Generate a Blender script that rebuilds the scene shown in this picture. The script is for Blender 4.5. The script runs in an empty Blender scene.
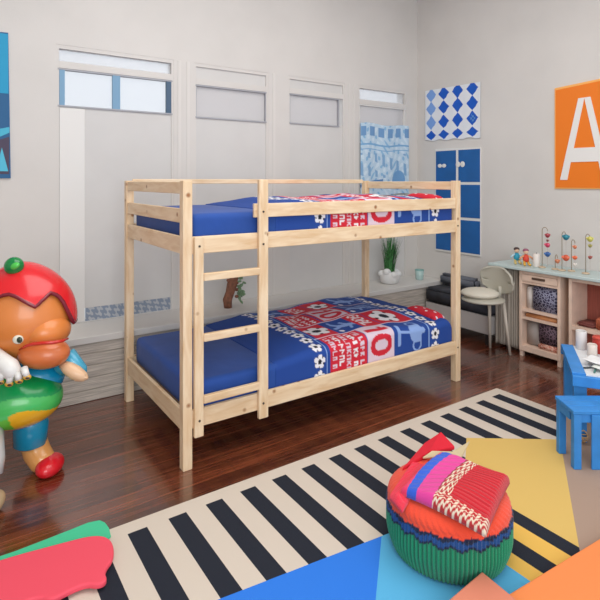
import bpy, bmesh, math, random
import numpy as np
from mathutils import Vector, Matrix
random.seed(4); rng = np.random.RandomState(7)
C = bpy.context.scene.collection
PI = math.pi

# ------------------------------------------------------------------ camera, world, light
FPX, HY, EYE = 520.0, 181.0, 1.57
SI, CO = math.sin(math.radians(34.23)), math.cos(math.radians(34.23))
cam = bpy.data.cameras.new('camera'); co = bpy.data.objects.new('camera', cam); C.objects.link(co)
co.location = (0, 0, EYE); co.rotation_euler = (PI/2, 0, -math.radians(34.23))
cam.sensor_width = 36; cam.lens = FPX/600*36; cam.shift_y = -(300-HY)/600
cam.clip_start = .05
bpy.context.scene.camera = co

w = bpy.data.worlds.new('sky'); bpy.context.scene.world = w; w.use_nodes = True
w.node_tree.nodes['Background'].inputs[0].default_value = (.88, .93, 1.0, 1)
w.node_tree.nodes['Background'].inputs[1].default_value = 1.0

def area(name, loc, aim, sx, sy, power, col=(1, 1, 1)):
    l = bpy.data.lights.new(name, 'AREA'); l.shape = 'RECTANGLE'; l.size = sx; l.size_y = sy
    l.energy = power; l.color = col
    o = bpy.data.objects.new(name, l); C.objects.link(o); o.location = loc
    o.rotation_euler = (Vector(aim)-Vector(loc)).to_track_quat('-Z', 'Y').to_euler()
    return o
area('overhead_fill', (1.7, 1.7, 3.82), (1.7, 1.7, 0), 3.2, 3.0, 88, (1, .985, .95))  # added fill lamp under the ceiling, not a known fixture of the room
area('daylight', (-.6, -2.2, 2.2), (2.4, 3.0, .7), 3.2, 2.2, 106, (.97, .985, 1))

vs = bpy.context.scene.view_settings
vs.view_transform = 'Standard'; vs.look = 'None'; vs.gamma = 1; vs.use_curve_mapping = False
vs.exposure = 0.0

# ------------------------------------------------------------------ helpers
def lin(c):
    return tuple(((v/255)/12.92 if v/255 <= .04045 else ((v/255+.055)/1.055)**2.4) for v in c)

def ray(x, y):
    r = (x-300)/FPX; z = -(y-HY)/FPX
    return (r*CO+SI, -r*SI+CO, z)
def on_z(x, y, z=0.0):
    d = ray(x, y); t = (z-EYE)/d[2]; return Vector((d[0]*t, d[1]*t, z))
def on_x(x, y, X):
    d = ray(x, y); t = X/d[0]; return Vector((X, d[1]*t, EYE+d[2]*t))

def mat(name, rgb, rough=.6, metal=0, bump=0, bscale=60, vary=0, vscale=8, coat=0, sheen=0, stretch=None, spec=.5):
    m = bpy.data.materials.new(name); m.use_nodes = True; nt = m.node_tree; b = nt.nodes['Principled BSDF']
    b.inputs['Base Color'].default_value = (*lin(rgb), 1); b.inputs['Roughness'].default_value = rough
    b.inputs['Metallic'].default_value = metal; b.inputs['Coat Weight'].default_value = coat
    b.inputs['Sheen Weight'].default_value = sheen; b.inputs['Specular IOR Level'].default_value = spec
    if bump or vary:
        tc = nt.nodes.new('ShaderNodeTexCoord'); mp = nt.nodes.new('ShaderNodeMapping')
        nt.links.new(tc.outputs['Object'], mp.inputs[0])
        if stretch: mp.inputs['Scale'].default_value = stretch
    if vary:
        n = nt.nodes.new('ShaderNodeTexNoise'); n.inputs['Scale'].default_value = vscale; n.inputs['Detail'].default_value = 4
        nt.links.new(mp.outputs[0], n.inputs['Vector'])
        r = nt.nodes.new('ShaderNodeValToRGB'); r.color_ramp.elements[0].position = .3; r.color_ramp.elements[1].position = .7
        r.color_ramp.elements[0].color = (*lin([max(0, v*(1-vary)) for v in rgb]), 1)
        r.color_ramp.elements[1].color = (*lin([min(255, v*(1+vary*.6)) for v in rgb]), 1)
        nt.links.new(n.outputs['Fac'], r.inputs[0]); nt.links.new(r.outputs[0], b.inputs['Base Color'])
    if bump:
        n = nt.nodes.new('ShaderNodeTexNoise'); n.inputs['Scale'].default_value = bscale; n.inputs['Detail'].default_value = 3
        nt.links.new(mp.outputs[0], n.inputs['Vector'])
        bp = nt.nodes.new('ShaderNodeBump'); bp.inputs['Strength'].default_value = bump; bp.inputs['Distance'].default_value = .01
        nt.links.new(n.outputs['Fac'], bp.inputs['Height']); nt.links.new(bp.outputs[0], b.inputs['Normal'])
    return m

def colmat(name, rough=.8, bump=.15, bscale=300, sheen=.0):
    m = mat(name, (200, 200, 200), rough, bump=bump, bscale=bscale, sheen=sheen)
    nt = m.node_tree; a = nt.nodes.new('ShaderNodeAttribute'); a.attribute_name = 'pattern'
    nt.links.new(a.outputs['Color'], nt.nodes['Principled BSDF'].inputs['Base Color']); return m

def obj(name, bm, m=None, parent=None, smooth=False, bevel=0, seg=2):
    me = bpy.data.meshes.new(name)
    if isinstance(bm, bpy.types.Mesh): me = bm
    else:
        bmesh.ops.recalc_face_normals(bm, faces=bm.faces[:]); bm.to_mesh(me); bm.free()
    if m is not None:
        for q in (m if isinstance(m, (list, tuple)) else [m]): me.materials.append(q)
    if smooth:
        for p in me.polygons: p.use_smooth = True
    o = bpy.data.objects.new(name, me); C.objects.link(o)
    if parent is not None: o.parent = parent
    if bevel:
        md = o.modifiers.new('bevel', 'BEVEL'); md.width = bevel; md.segments = seg; md.limit_method = 'ANGLE'; md.angle_limit = .7
    return o
def tag(o, label, cat, group=None):
    o['label'] = label; o['category'] = cat
    group = group or GROUPS.get(o.name.split('.')[0])
    if group: o['group'] = group
    return o
GROUPS = {'bead_stand': 'bead stands on the desk', 'small_doll': 'small dolls on the desk', 'paint_pot': 'pots on the blue table', 'fabric_box': 'boxes in the shelf unit', 'paper_sheet': 'crumpled sheets on the blue table', 'crayon': 'crayons on the blue table', 'mattress': 'mattresses of the bunk bed', 'duvet': 'duvets of the bunk bed', 'pillow': 'pillows of the bunk bed', 'shelf_unit': 'cabinets under the desk', 'foam_tile': 'foam tiles at the lower right', 'play_mat': 'mats at the lower left'}
def thing(name, label, cat, loc=(0, 0, 0), rz=0, group=None):
    o = bpy.data.objects.new(name, None); C.objects.link(o); o.location = loc; o.rotation_euler = (0, 0, rz)
    o.empty_display_size = .05
    return tag(o, label, cat, group)
def struct(o): o['kind'] = 'structure'; return o
def copy_tree(o, parent=None):
    c = o.copy(); C.objects.link(c); c.parent = parent
    for ch in list(o.children): copy_tree(ch, c)
    return c

def bx(x0, x1, y0, y1, z0, z1, bm=None):
    bm = bm or bmesh.new()
    v = [bm.verts.new((x, y, z)) for x in (x0, x1) for y in (y0, y1) for z in (z0, z1)]
    for f in ((0, 1, 3, 2), (4, 6, 7, 5), (0, 4, 5, 1), (2, 3, 7, 6), (0, 2, 6, 4), (1, 5, 7, 3)):
        bm.faces.new([v[i] for i in f])
    return bm
def ell(c, r, bm=None, nu=32, nv=20, rot=None):
    bm = bm or bmesh.new()
    M = Matrix.Translation(c) @ (rot or Matrix.Identity(4)) @ Matrix.Diagonal((*r, 1))
    bmesh.ops.create_uvsphere(bm, u_segments=nu, v_segments=nv, radius=1, matrix=M); return bm
def tube(pts, rad, bm=None, n=12, closed=False):
    bm = bm or bmesh.new(); pts = [Vector(p) for p in pts]
    if not isinstance(rad, (list, tuple)): rad = [rad]*len(pts)
    rings = []; up = None; N = len(pts)
    for i, p in enumerate(pts):
        if closed: t = pts[(i+1) % N]-pts[i-1]
        else: t = pts[min(i+1, N-1)]-pts[max(i-1, 0)]
        t.normalize()
        if up is None: up = Vector((0, 0, 1)) if abs(t.z) < .9 else Vector((1, 0, 0))
        a = t.cross(up).normalized(); b = a.cross(t).normalized(); up = b
        rr = rad[i] if isinstance(rad[i], (list, tuple)) else (rad[i], rad[i])
        rings.append([bm.verts.new(p+a*math.cos(2*PI*k/n)*rr[0]+b*math.sin(2*PI*k/n)*rr[1]) for k in range(n)])
    for i in range(N if closed else N-1):
        A, B = rings[i], rings[(i+1) % N]
        for k in range(n): bm.faces.new((A[k], A[(k+1) % n], B[(k+1) % n], B[k]))
    if not closed: bm.faces.new(rings[0]); bm.faces.new(rings[-1][::-1])
    return bm
def lathe(prof, bm=None, n=28, c=(0, 0, 0)):
    bm = bm or bmesh.new(); rings = []
    for r, z in prof: rings.append([bm.verts.new((c[0]+r*math.cos(2*PI*k/n), c[1]+r*math.sin(2*PI*k/n), c[2]+z)) for k in range(n)])
    for A, B in zip(rings, rings[1:]):
        for k in range(n): bm.faces.new((A[k], A[(k+1) % n], B[(k+1) % n], B[k]))
    bm.faces.new(rings[0]); bm.faces.new(rings[-1]); return bm
def prism(poly, z0, z1, bm=None):
    bm = bm or bmesh.new()
    a = [bm.verts.new((p[0], p[1], z0)) for p in poly]; b = [bm.verts.new((p[0], p[1], z1)) for p in poly]
    bm.faces.new(a[::-1]); bm.faces.new(b); n = len(poly)
    for i in range(n): bm.faces.new((a[i], a[(i+1) % n], b[(i+1) % n], b[i]))
    return bm
def prism_x(poly, x0, x1, bm=None):      # outline in (y, z), thickness along x
    bm = bm or bmesh.new()
    a = [bm.verts.new((x0, p[0], p[1])) for p in poly]; b = [bm.verts.new((x1, p[0], p[1])) for p in poly]
    bm.faces.new(a[::-1]); bm.faces.new(b); n = len(poly)
    for i in range(n): bm.faces.new((a[i], a[(i+1) % n], b[(i+1) % n], b[i]))
    return bm
def prism_y(poly, y0, y1, bm=None):      # outline in (x, z), thickness along y
    bm = bm or bmesh.new()
    a = [bm.verts.new((p[0], y0, p[1])) for p in poly]; b = [bm.verts.new((p[0], y1, p[1])) for p in poly]
    bm.faces.new(a[::-1]); bm.faces.new(b); n = len(poly)
    for i in range(n): bm.faces.new((a[i], a[(i+1) % n], b[(i+1) % n], b[i]))
    return bm
def grid_mesh(name, P, col=None, closed=False):
    """P: (nu, nv, 3) array of points; col: (nu, nv, 3) sRGB colours."""
    nu, nv = P.shape[:2]
    V = P.reshape(-1, 3).tolist(); F = []
    for i in range(nu if closed else nu-1):
        i2 = (i+1) % nu
        for j in range(nv-1): F.append((i*nv+j, i2*nv+j, i2*nv+j+1, i*nv+j+1))
    me = bpy.data.meshes.new(name); me.from_pydata(V, [], F)
    for p in me.polygons: p.use_smooth = True
    if col is not None:
        c = col.reshape(-1, 3)/255.0
        c = np.where(c <= .04045, c/12.92, ((c+.055)/1.055)**2.4)
        a = me.color_attributes.new('pattern', 'FLOAT_COLOR', 'POINT')
        a.data.foreach_set('color', np.concatenate([c, np.ones((len(c), 1))], 1).astype(np.float32).ravel())
    return me

# ------------------------------------------------------------------ materials
M_wall = mat('wall_paint', (213, 209, 204), .75, bump=.05, bscale=90, vary=.02, vscale=2)
M_panel = mat('blind_fabric', (209, 207, 204), .8, vary=.015, vscale=3)
M_white = mat('white_trim', (226, 224, 220), .45)
M_ceil = mat('ceiling_paint', (222, 220, 217), .9)

def wood_mat():
    m = mat('pine', (236, 209, 172), .5); nt = m.node_tree; b = nt.nodes['Principled BSDF']
    tc = nt.nodes.new('ShaderNodeTexCoord'); mp = nt.nodes.new('ShaderNodeMapping'); mp.inputs['Scale'].default_value = (1.5, 12, 9)
    nt.links.new(tc.outputs['Object'], mp.inputs[0])
    n = nt.nodes.new('ShaderNodeTexNoise'); n.inputs['Scale'].default_value = 3; n.inputs['Detail'].default_value = 6; n.inputs['Distortion'].default_value = .6
    nt.links.new(mp.outputs[0], n.inputs['Vector'])
    r = nt.nodes.new('ShaderNodeValToRGB'); e = r.color_ramp.elements
    e[0].position = .3; e[0].color = (*lin((222, 186, 142)), 1); e[1].position = .65; e[1].color = (*lin((242, 217, 182)), 1)
    nt.links.new(n.outputs['Fac'], r.inputs[0])
    v = nt.nodes.new('ShaderNodeTexVoronoi'); v.inputs['Scale'].default_value = 7.5
    nt.links.new(tc.outputs['Object'], v.inputs['Vector'])
    k = nt.nodes.new('ShaderNodeValToRGB'); k.color_ramp.elements[0].position = .05; k.color_ramp.elements[0].color = (1, 1, 1, 1)
    k.color_ramp.elements[1].position = .13; k.color_ramp.elements[1].color = (0, 0, 0, 1)
    nt.links.new(v.outputs['Distance'], k.inputs[0])
    mx = nt.nodes.new('ShaderNodeMix'); mx.data_type = 'RGBA'; mx.inputs['B'].default_value = (*lin((160, 108, 66)), 1)
    nt.links.new(k.outputs[0], mx.inputs['Factor']); nt.links.new(r.outputs[0], mx.inputs['A'])
    nt.links.new(mx.outputs['Result'], b.inputs['Base Color'])
    return m
M_pine = wood_mat()

def floor_mat():
    m = mat('floor_wood', (80, 40, 30), .3); nt = m.node_tree; b = nt.nodes['Principled BSDF']
    tc = nt.nodes.new('ShaderNodeTexCoord')
    br = nt.nodes.new('ShaderNodeTexBrick'); br.inputs['Scale'].default_value = 1; br.offset = .37
    br.inputs['Brick Width'].default_value = 1.3; br.inputs['Row Height'].default_value = .12
    br.inputs['Mortar Size'].default_value = .0018; br.inputs['Mortar Smooth'].default_value = .3
    br.inputs['Color1'].default_value = (*lin((90, 45, 28)), 1); br.inputs['Color2'].default_value = (*lin((126, 66, 40)), 1)
    br.inputs['Mortar'].default_value = (*lin((38, 20, 16)), 1)
    nt.links.new(tc.outputs['Object'], br.inputs['Vector'])
    mp = nt.nodes.new('ShaderNodeMapping'); mp.inputs['Scale'].default_value = (1.2, 38, 1)
    nt.links.new(tc.outputs['Object'], mp.inputs[0])
    n = nt.nodes.new('ShaderNodeTexNoise'); n.inputs['Scale'].default_value = 1.5; n.inputs['Detail'].default_value = 5
    nt.links.new(mp.outputs[0], n.inputs['Vector'])
    r = nt.nodes.new('ShaderNodeValToRGB'); r.color_ramp.elements[0].position = .32; r.color_ramp.elements[0].color = (.35, .33, .33, 1)
    r.color_ramp.elements[1].position = .72; r.color_ramp.elements[1].color = (1.5, 1.4, 1.35, 1)
    nt.links.new(n.outputs['Fac'], r.inputs[0])
    mx = nt.nodes.new('ShaderNodeMix'); mx.data_type = 'RGBA'; mx.blend_type = 'MULTIPLY'; mx.inputs['Factor'].default_value = 1
    nt.links.new(br.outputs['Color'], mx.inputs['A']); nt.links.new(r.outputs[0], mx.inputs['B'])
    nt.links.new(mx.outputs['Result'], b.inputs['Base Color'])
    r2 = nt.nodes.new('ShaderNodeMapRange'); r2.inputs['To Min'].default_value = .16; r2.inputs['To Max'].default_value = .36
    nt.links.new(n.outputs['Fac'], r2.inputs['Value']); nt.links.new(r2.outputs[0], b.inputs['Roughness'])
    bp = nt.nodes.new('ShaderNodeBump'); bp.inputs['Strength'].default_value = .12; bp.inputs['Distance'].default_value = .004
    nt.links.new(n.outputs['Fac'], bp.inputs['Height']); nt.links.new(bp.outputs[0], b.inputs['Normal'])
    b.inputs['Specular IOR Level'].default_value = .9; b.inputs['Coat Weight'].default_value = 1.0; b.inputs['Coat Roughness'].default_value = .12
    return m

# ------------------------------------------------------------------ room shell
WY, WX, CE = 4.30, 4.60, 3.92           # window wall, right wall, ceiling height
XL, YB = -2.2, -1.6
struct(obj('floor', bx(XL, WX+.15, YB, WY+.15, -.1, 0), floor_mat()))
struct(obj('ceiling', bx(XL, WX+.15, YB, WY+.15, CE, CE+.1), M_ceil))
struct(obj('wall_right', bx(WX, WX+.15, YB, WY+.15, 0, CE), M_wall))
struct(obj('wall_left', bx(XL-.15, XL, YB, WY+.15, 0, CE), M_wall))
wins = [(.69, 1.615), (1.80, 2.555), (2.785, 3.50), (3.69, 4.42)]
ZB, ZT = .47, 2.61
bm = bx(XL, WX, WY, WY+.15, 0, ZB)
bx(XL, WX, WY, WY+.15, ZT, CE, bm)
edges = [XL]+[v for q in wins for v in q]+[WX]
for i in range(0, len(edges), 2): bx(edges[i], edges[i+1], WY, WY+.15, ZB, ZT, bm)
struct(obj('wall_back', bm, M_wall))

# boarded bench wall below the windows and its deep white sill
bm = bmesh.new(); z = 0.0; hs = [.085]*4+[.075]
for h in hs:
    prism_x([(3.905, z+.004), (3.905, z+h-.006), (3.915, z+h), (WY-.002, z+h), (WY-.002, z), (3.915, z)], XL+.002, WX-.002, bm); z += h
M_board = mat('whitewashed_boards', (200, 191, 180), .55, vary=.16, vscale=5, stretch=(1, 14, 30), bump=.1, bscale=20)
struct(obj('trim_1', bm, M_board))
struct(obj('trim_2', bx(XL+.002, WX-.002, 3.885, WY-.002, .416, .466), mat('sill_paint', (218, 215, 210), .45), bevel=.006))
struct(obj('baseboard_right', bx(WX-.014, WX-.001, YB, 3.88, 0, .09), M_white, bevel=.004))

def glass(name, tint):
    m = mat(name, tint, .08); b = m.node_tree.nodes['Principled BSDF']
    b.inputs['Transmission Weight'].default_value = .9; b.inputs['IOR'].default_value = 1.05; return m
G1 = glass('window_glass', (246, 247, 248)); G2 = glass('frosted_glass', (220, 218, 218))
G2.node_tree.nodes['Principled BSDF'].inputs['Transmission Weight'].default_value = .35
G3 = glass('transom_glass', (240, 241, 243)); G3.node_tree.nodes['Principled BSDF'].inputs['Transmission Weight'].default_value = .7
M_fr_blue = mat('blue_frame', (120, 160, 190), .5); M_fr_dark = mat('dark_blue_frame', (70, 95, 120), .5)
M_fr_grey = mat('grey_frame', (165, 166, 172), .5)

def window(n, x0, x1, transom, gx0, gx1, gz0, gz1, gm, fm, panel_z0=.47):
    root = bpy.data.objects.new('window_%d' % n, None); C.objects.link(root); root.location = (0, 0, 0); struct(root)
    y = WY+.012
    bm = bmesh.new()
    for a in ((x0, x0+.02, ZB, ZT), (x1-.02, x1, ZB, ZT)): bx(a[0], a[1], y-.009, y+.05, a[2], a[3], bm)
    bx(x0+.02, x1-.02, y-.009, y+.05, ZT-.03, ZT, bm)
    bx(x0+.02, x1-.02, y-.011, y+.05, gz1+.008, gz1+.06, bm)
    obj('window_frame', bm, M_wall, root)
    # lower blind filling the opening under the glass
    if gx0-x0 > .03:
        bm = bx(x0+.02, gx0, y, y+.03, panel_z0, gz1); bx(gx1, x1-.02, y, y+.03, panel_z0, gz1, bm)
        bx(gx0, gx1, y, y+.03, panel_z0, gz0, bm)
    else: bm = bx(x0+.02, x1-.02, y, y+.03, panel_z0, gz0)
    obj('blind', bm, M_panel, root)
    f = bmesh.new(); t = .012
    bx(gx0, gx0+t, y-.006, y+.03, gz0, gz1, f); bx(gx1-t, gx1, y-.006, y+.03, gz0, gz1, f)
    bx(gx0, gx1, y-.012, y+.03, gz0-t, gz0, f); bx(gx0, gx1, y-.012, y+.03, gz1-t*.5, gz1+t*.5, f)
    sash = obj('sash', f, fm, root)
    obj('pane', bx(gx0+t, gx1-t, y+.015, y+.021, gz0, gz1-.006), gm, sash)
    if transom == 'pane': obj('pane', bx(x0+.02, x1-.02, y+.02, y+.026, gz1+.06, ZT-.03), G3, root)
    else: obj('blind', bx(x0+.02, x1-.02, y+.005, y+.03, gz1+.06, ZT-.03), transom, root)
    return root, sash
w1, s1 = window(1, .69, 1.615, 'pane', .70, 1.605, 2.15, 2.425, G1, M_fr_grey, .575)
y = WY+.012
obj('mullion', bx(1.105, 1.165, y-.012, y+.012, 2.15, 2.42), M_fr_blue, s1)
obj('mullion', bx(.712, .75, y-.012, y+.012, 2.15, 2.42), M_fr_blue, s1)
obj('mullion', bx(1.55, 1.593, y-.012, y+.012, 2.15, 2.42), M_fr_dark, s1)
# patterned border strip in the gap below the first blind
nx, nz = 360, 24
P = np.zeros((nx, nz, 3)); X, Z = np.meshgrid(np.linspace(.90, 1.59, nx), np.linspace(.472, .577, nz), indexing='ij')
P[..., 0] = X; P[..., 1] = y+.002; P[..., 2] = Z
h = np.sin(X*95)+np.sin(Z*150+X*31)+.8*np.sin(X*210+Z*90)
cl = np.where((h > .35)[..., None], np.array([182, 186, 192]), np.array([136, 148, 166])).astype(float)
obj('border_strip', grid_mesh('border_strip', P, cl), colmat('border_print'), w1)
obj('side_board', bx(.712, .895, y-.012, y+.000, .475, 2.13), M_white, w1, bevel=.003)
window(2, 1.80, 2.555, M_panel, 1.815, 2.54, 2.14, 2.415, G2, M_fr_grey)
window(3, 2.785, 3.50, M_panel, 2.80, 3.43, 2.15, 2.43, G2, M_fr_grey)
window(4, 3.69, 4.42, 'pane', 3.705, 4.405, 2.0, 2.40, G2, M_white)
# narrow casings between the windows
bm = bmesh.new()
for x in (1.665, 1.745, 2.62, 3.56, 3.63): bx(x-.014, x+.014, WY-.005, WY, .467, ZT, bm)
struct(obj('trim_3', bm, mat('casing_paint', (216, 212, 207), .6), bevel=.003))

# ------------------------------------------------------------------ rug with its coloured fields
def rug_mat():
    m = mat('woven_rug', (226, 212, 196), .9, bump=.25, bscale=400); nt = m.node_tree; b = nt.nodes['Principled BSDF']
    L = nt.links
    tc = nt.nodes.new('ShaderNodeTexCoord'); sp = nt.nodes.new('ShaderNodeSeparateXYZ'); L.new(tc.outputs['Object'], sp.inputs[0])
    X, Y = sp.outputs[0], sp.outputs[1]
    def mth(op, a, bb=None, cc=None):
        n = nt.nodes.new('ShaderNodeMath'); n.operation = op
        for i, q in enumerate((a, bb, cc)):
            if q is None: continue
            if isinstance(q, (int, float)): n.inputs[i].default_value = q
            else: L.new(q, n.inputs[i])
        return n.outputs[0]
    def half(p, q):          # 1 on the left of p->q
        ax, ay = q[0]-p[0], q[1]-p[1]
        e = mth('ADD', mth('MULTIPLY', Y, ax), mth('MULTIPLY', X, -ay))
        return mth('GREATER_THAN', e, ax*p[1]-ay*p[0])
    def both(*a):
        r = a[0]
        for q in a[1:]: r = mth('MULTIPLY', r, q)
        return r
    ph = mth('FRACT', mth('DIVIDE', mth('SUBTRACT', X, .661), .1855))
    stripe = both(mth('LESS_THAN', ph, .47), mth('LESS_THAN', Y, 2.325), mth('GREATER_THAN', X, .3), mth('LESS_THAN', X, 3.36))
    def mix(f, a, bb):
        n = nt.nodes.new('ShaderNodeMix'); n.data_type = 'RGBA'; L.new(f, n.inputs['Factor'])
        for s, q in (('A', a), ('B', bb)):
            if isinstance(q, tuple): n.inputs[s].default_value = (*lin(q), 1)
            else: L.new(q, n.inputs[s])
        return n.outputs['Result']
    A, B, Cc, D = (2.61, 2.04), (3.06, 1.71), (2.24, 1.17), (1.86, 1.16)
    E2 = (2.02, 1.50)
    yel = both(half(B, A), half(A, (2.1, 1.66)), half(Cc, B), half((1.9, 1.7), (1.83, 1.16)))
    plain = both(yel, mth('GREATER_THAN', X, 2.225))
    grey = both(half(B, Cc), half((2.24, 1.17), (3.42, 1.17)))
    grey = both(half((3.42, 1.947), Cc))
    blue = both(half((1.59, 1.684), (.863, 1.769)), mth('LESS_THAN', X, 1.88))
    light = both(blue, half((1.32, 1.44), (1.585, 1.69)), mth('SUBTRACT', 1, yel)) if False else both(blue, mth('SUBTRACT', 1, half((1.32, 1.44), (1.585, 1.69))))
    base = mix(yel, (212, 199, 184), (232, 184, 86))
    c = mix(stripe, base, (22, 28, 42))
    c = mix(plain, c, (222, 186, 104))
    c = mix(grey, c, (172, 146, 128))
    c = mix(blue, c, (40, 122, 226))
    c = mix(light, c, (88, 178, 224))
    L.new(c, b.inputs['Base Color']); return m
rug = obj('rug', bx(.15, 3.43, .1, 2.405, 0, .012), rug_mat(), bevel=.004)
tag(rug, 'large woven rug with black and cream stripes and yellow, blue and grey fields', 'rug')

def blob(pts, it=2):
    for _ in range(it):
        q = []
        for i in range(len(pts)):
            a, b = pts[i], pts[(i+1) % len(pts)]
            q += [a*.75+b*.25, a*.25+b*.75]
        pts = q
    return pts
zt = .03
g = blob([on_z(x, y, .020) for x, y in ((-60, 575), (0, 557), (60, 534), (97, 519), (108, 524), (112, 540), (60, 565), (0, 590), (-60, 610))], 1)
tag(obj('play_mat', prism(g, .0125, .022), mat('green_felt', (70, 200, 150), .85, bump=.1, bscale=300), bevel=.003),
    'mint green felt floor mat lying under the pink one', 'mat')
p = blob([on_z(x, y, .045) for x, y in ((-90, 590), (0, 559), (60, 543), (95, 534), (112, 538), (115, 556), (104, 570), (108, 580), (98, 585), (86, 583), (66, 592), (52, 600), (40, 596), (20, 603), (0, 600), (-60, 640))], 3)
tag(obj('play_mat', prism(p, .023, .046), mat('pink_foam', (238, 78, 98), .7), bevel=.008, seg=3),
    'pink red wavy edged foam mat in the lower left corner', 'mat')
o = [on_z(x, y, .05) for x, y in ((500, 599), (600, 538), (700, 478), (720, 640), (560, 720))]
tag(obj('foam_tile', prism(o, .0125, .05), mat('orange_foam', (240, 138, 74), .7), bevel=.006),
    'bright orange flat foam tile at the bottom right of the rug', 'mat')
o = [on_z(x, y, .09) for x, y in ((482, 571), (520, 602), (560, 640), (500, 690), (415, 632), (448, 600))]
tag(obj('foam_tile', prism(o, .051, .09), mat('terracotta_foam', (218, 132, 104), .7), bevel=.006),
    'dull terracotta foam tile lying with its corner toward the round pouf', 'mat')

# ------------------------------------------------------------------ bunk bed
X0, X1, Y0, Y1 = 1.055, 3.345, 2.67, 3.79
bed = thing('bunk_bed', 'pale pine bunk bed with a ladder at the front left', 'bed', (X0, Y0, 0))
def bp(name, x0, x1, y0, y1, z0, z1, parent=bed, bev=.004):
    """a board with its grain along its length"""
    d = (x1-x0, y1-y0, z1-z0); c = Vector(((x0+x1)/2-X0, (y0+y1)/2-Y0, (z0+z1)/2))
    ax = max(range(3), key=lambda i: d[i])
    L = d[ax]; rest = [d[i] for i in range(3) if i != ax]
    if ax == 0: bm = bx(-L/2, L/2, -d[1]/2, d[1]/2, -d[2]/2, d[2]/2); rot = (0, 0, 0)
    elif ax == 1: bm = bx(-L/2, L/2, -d[0]/2, d[0]/2, -d[2]/2, d[2]/2); rot = (0, 0, PI/2)
    else: bm = bx(-L/2, L/2, -d[1]/2, d[1]/2, -d[0]/2, d[0]/2); rot = (0, -PI/2, 0)
    off = (random.random()*3, random.random()*3, random.random()*3)
    o = obj(name, bm, M_pine, parent, bevel=bev); o.location = c; o.rotation_euler = rot
    # shift mesh origin so that each board cuts the grain elsewhere
    me = o.data; me.transform(Matrix.Translation(off)); o.location = c-(Matrix.Rotation(rot[2], 3, 'Z') @ Matrix.Rotation(rot[1], 3, 'Y')) @ Vector(off)
    return o
PW = .054
for x in (X0, X1-PW):
    for yy in (Y0, Y1-PW): bp('post', x, x+PW, yy, yy+PW, 0, 1.572)
RX0, RX1 = X0+PW, X1-PW
for z0, z1 in ((.218, .318), (1.17, 1.265)):
    bp('side_rail', RX0, RX1, Y0+.004, Y0+.026, z0, z1); bp('side_rail', RX0, RX1, Y1-.026, Y1-.004, z0, z1)
for z0, z1 in ((.205, .318), (1.17, 1.265), (1.34, 1.418), (1.50, 1.566)):
    for x in (X0+.006, X1-.028): bp('end_rail', x, x+.022, Y0+PW, Y1-PW, z0, z1)
bp('guard_rail', 1.495, RX1, Y0+.004, Y0+.024, 1.355, 1.437)
bp('guard_rail', RX0, RX1, Y1-.024, Y1-.004, 1.548, 1.584)
# ladder
bp('ladder_rail', X0+.058, X0+.110, Y0-.024, Y0+.002, .175, 1.265)
bp('ladder_rail', 1.513, 1.575, Y0-.024, Y0+.002, .175, 1.578)
for z0 in (1.022, .69, .352): bp('ladder_rung', X0+.110, 1.513, Y0-.030, Y0-.002, z0, z0+.042)
for zz in (.243, 1.20):
    bm = bmesh.new()
    for k in range(14): bx(RX0+.04+k*.153-X0, RX0+.11+k*.153-X0, .03, Y1-Y0-.03, zz, zz+.017, bm)
    obj('slatted_base', bm, M_pine, bed)
M_steel = mat('dark_bolt', (90, 80, 70), .4, metal=.6)
for x, z in ((X0+.084, 1.215), (1.54, 1.20), (1.54, 1.39), (1.54, .265), (3.31, 1.22), (3.31, .268), (X0+.084, .265)):
    yb = Y0-.026 if x < 2 else Y0-.002
    o = obj('bolt', lathe([(.0065, 0), (.0065, .003), (.004, .005)], n=12), M_steel, bed); o.location = (x-X0, yb-Y0+.001, z); o.rotation_euler = (PI/2, 0, 0)

# mattresses
def mattress(z0, z1):
    x0, x1, y0, y1 = RX0+.012, RX1-.012, Y0+.036, Y1-.036
    nx, ny = 60, 30
    bm = bmesh.new(); bx(x0, x1, y0, y1, z0, z1, bm)
    bmesh.ops.bevel(bm, geom=bm.edges[:], offset=.045, segments=5, profile=.6, affect='EDGES')
    return bm
M_sheet = mat('blue_sheet', (26, 72, 152), .8, vary=.06, vscale=5, bump=.25, bscale=9, sheen=.1)
tag(obj('mattress', mattress(.262, .452), M_sheet, smooth=True), 'plain blue sheeted mattress on the lower bunk', 'mattress')
tag(obj('mattress', mattress(1.219, 1.388), M_sheet, smooth=True), 'plain blue sheeted mattress on the upper bunk', 'mattress')

# duvet pattern: u = across (back edge to front edge), v = along the bed towards the pillow
NAVY = (25, 68, 149); RED = (206, 30, 52); WHT = (238, 236, 240); LBL = (140, 170, 224); PNK = (222, 202, 216); BLK = (18, 20, 34)
NU, NV, LU, LV = 190, 260, 1.24, 1.62      # metres covered
V0 = 1.66                                 # X where v = 0
img = np.zeros((NU, NV, 3)); img[:] = NAVY
U, V = np.meshgrid(np.linspace(0, LU, NU), np.linspace(0, LV, NV), indexing='ij')
def rect(u0, u1, v0, v1, c): img[(U >= u0) & (U <= u1) & (V >= v0) & (V <= v1)] = c
def disc(u, v, r, c, ru=1): img[((U-u)/ru)**2+(V-v)**2 <= r*r] = c
def ring(u, v, r, t, c, ru=1):
    d = np.sqrt(((U-u)/ru)**2+(V-v)**2); img[abs(d-r) <= t/2] = c
def line(p, q, t, c):
    p = np.array(p, float); q = np.array(q, float); d = q-p; L = (d**2).sum()
    s = np.clip(((U-p[0])*d[0]+(V-p[1])*d[1])/L, 0, 1)
    img[np.hypot(U-p[0]-s*d[0], V-p[1]-s*d[1]) <= t/2] = c
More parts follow.
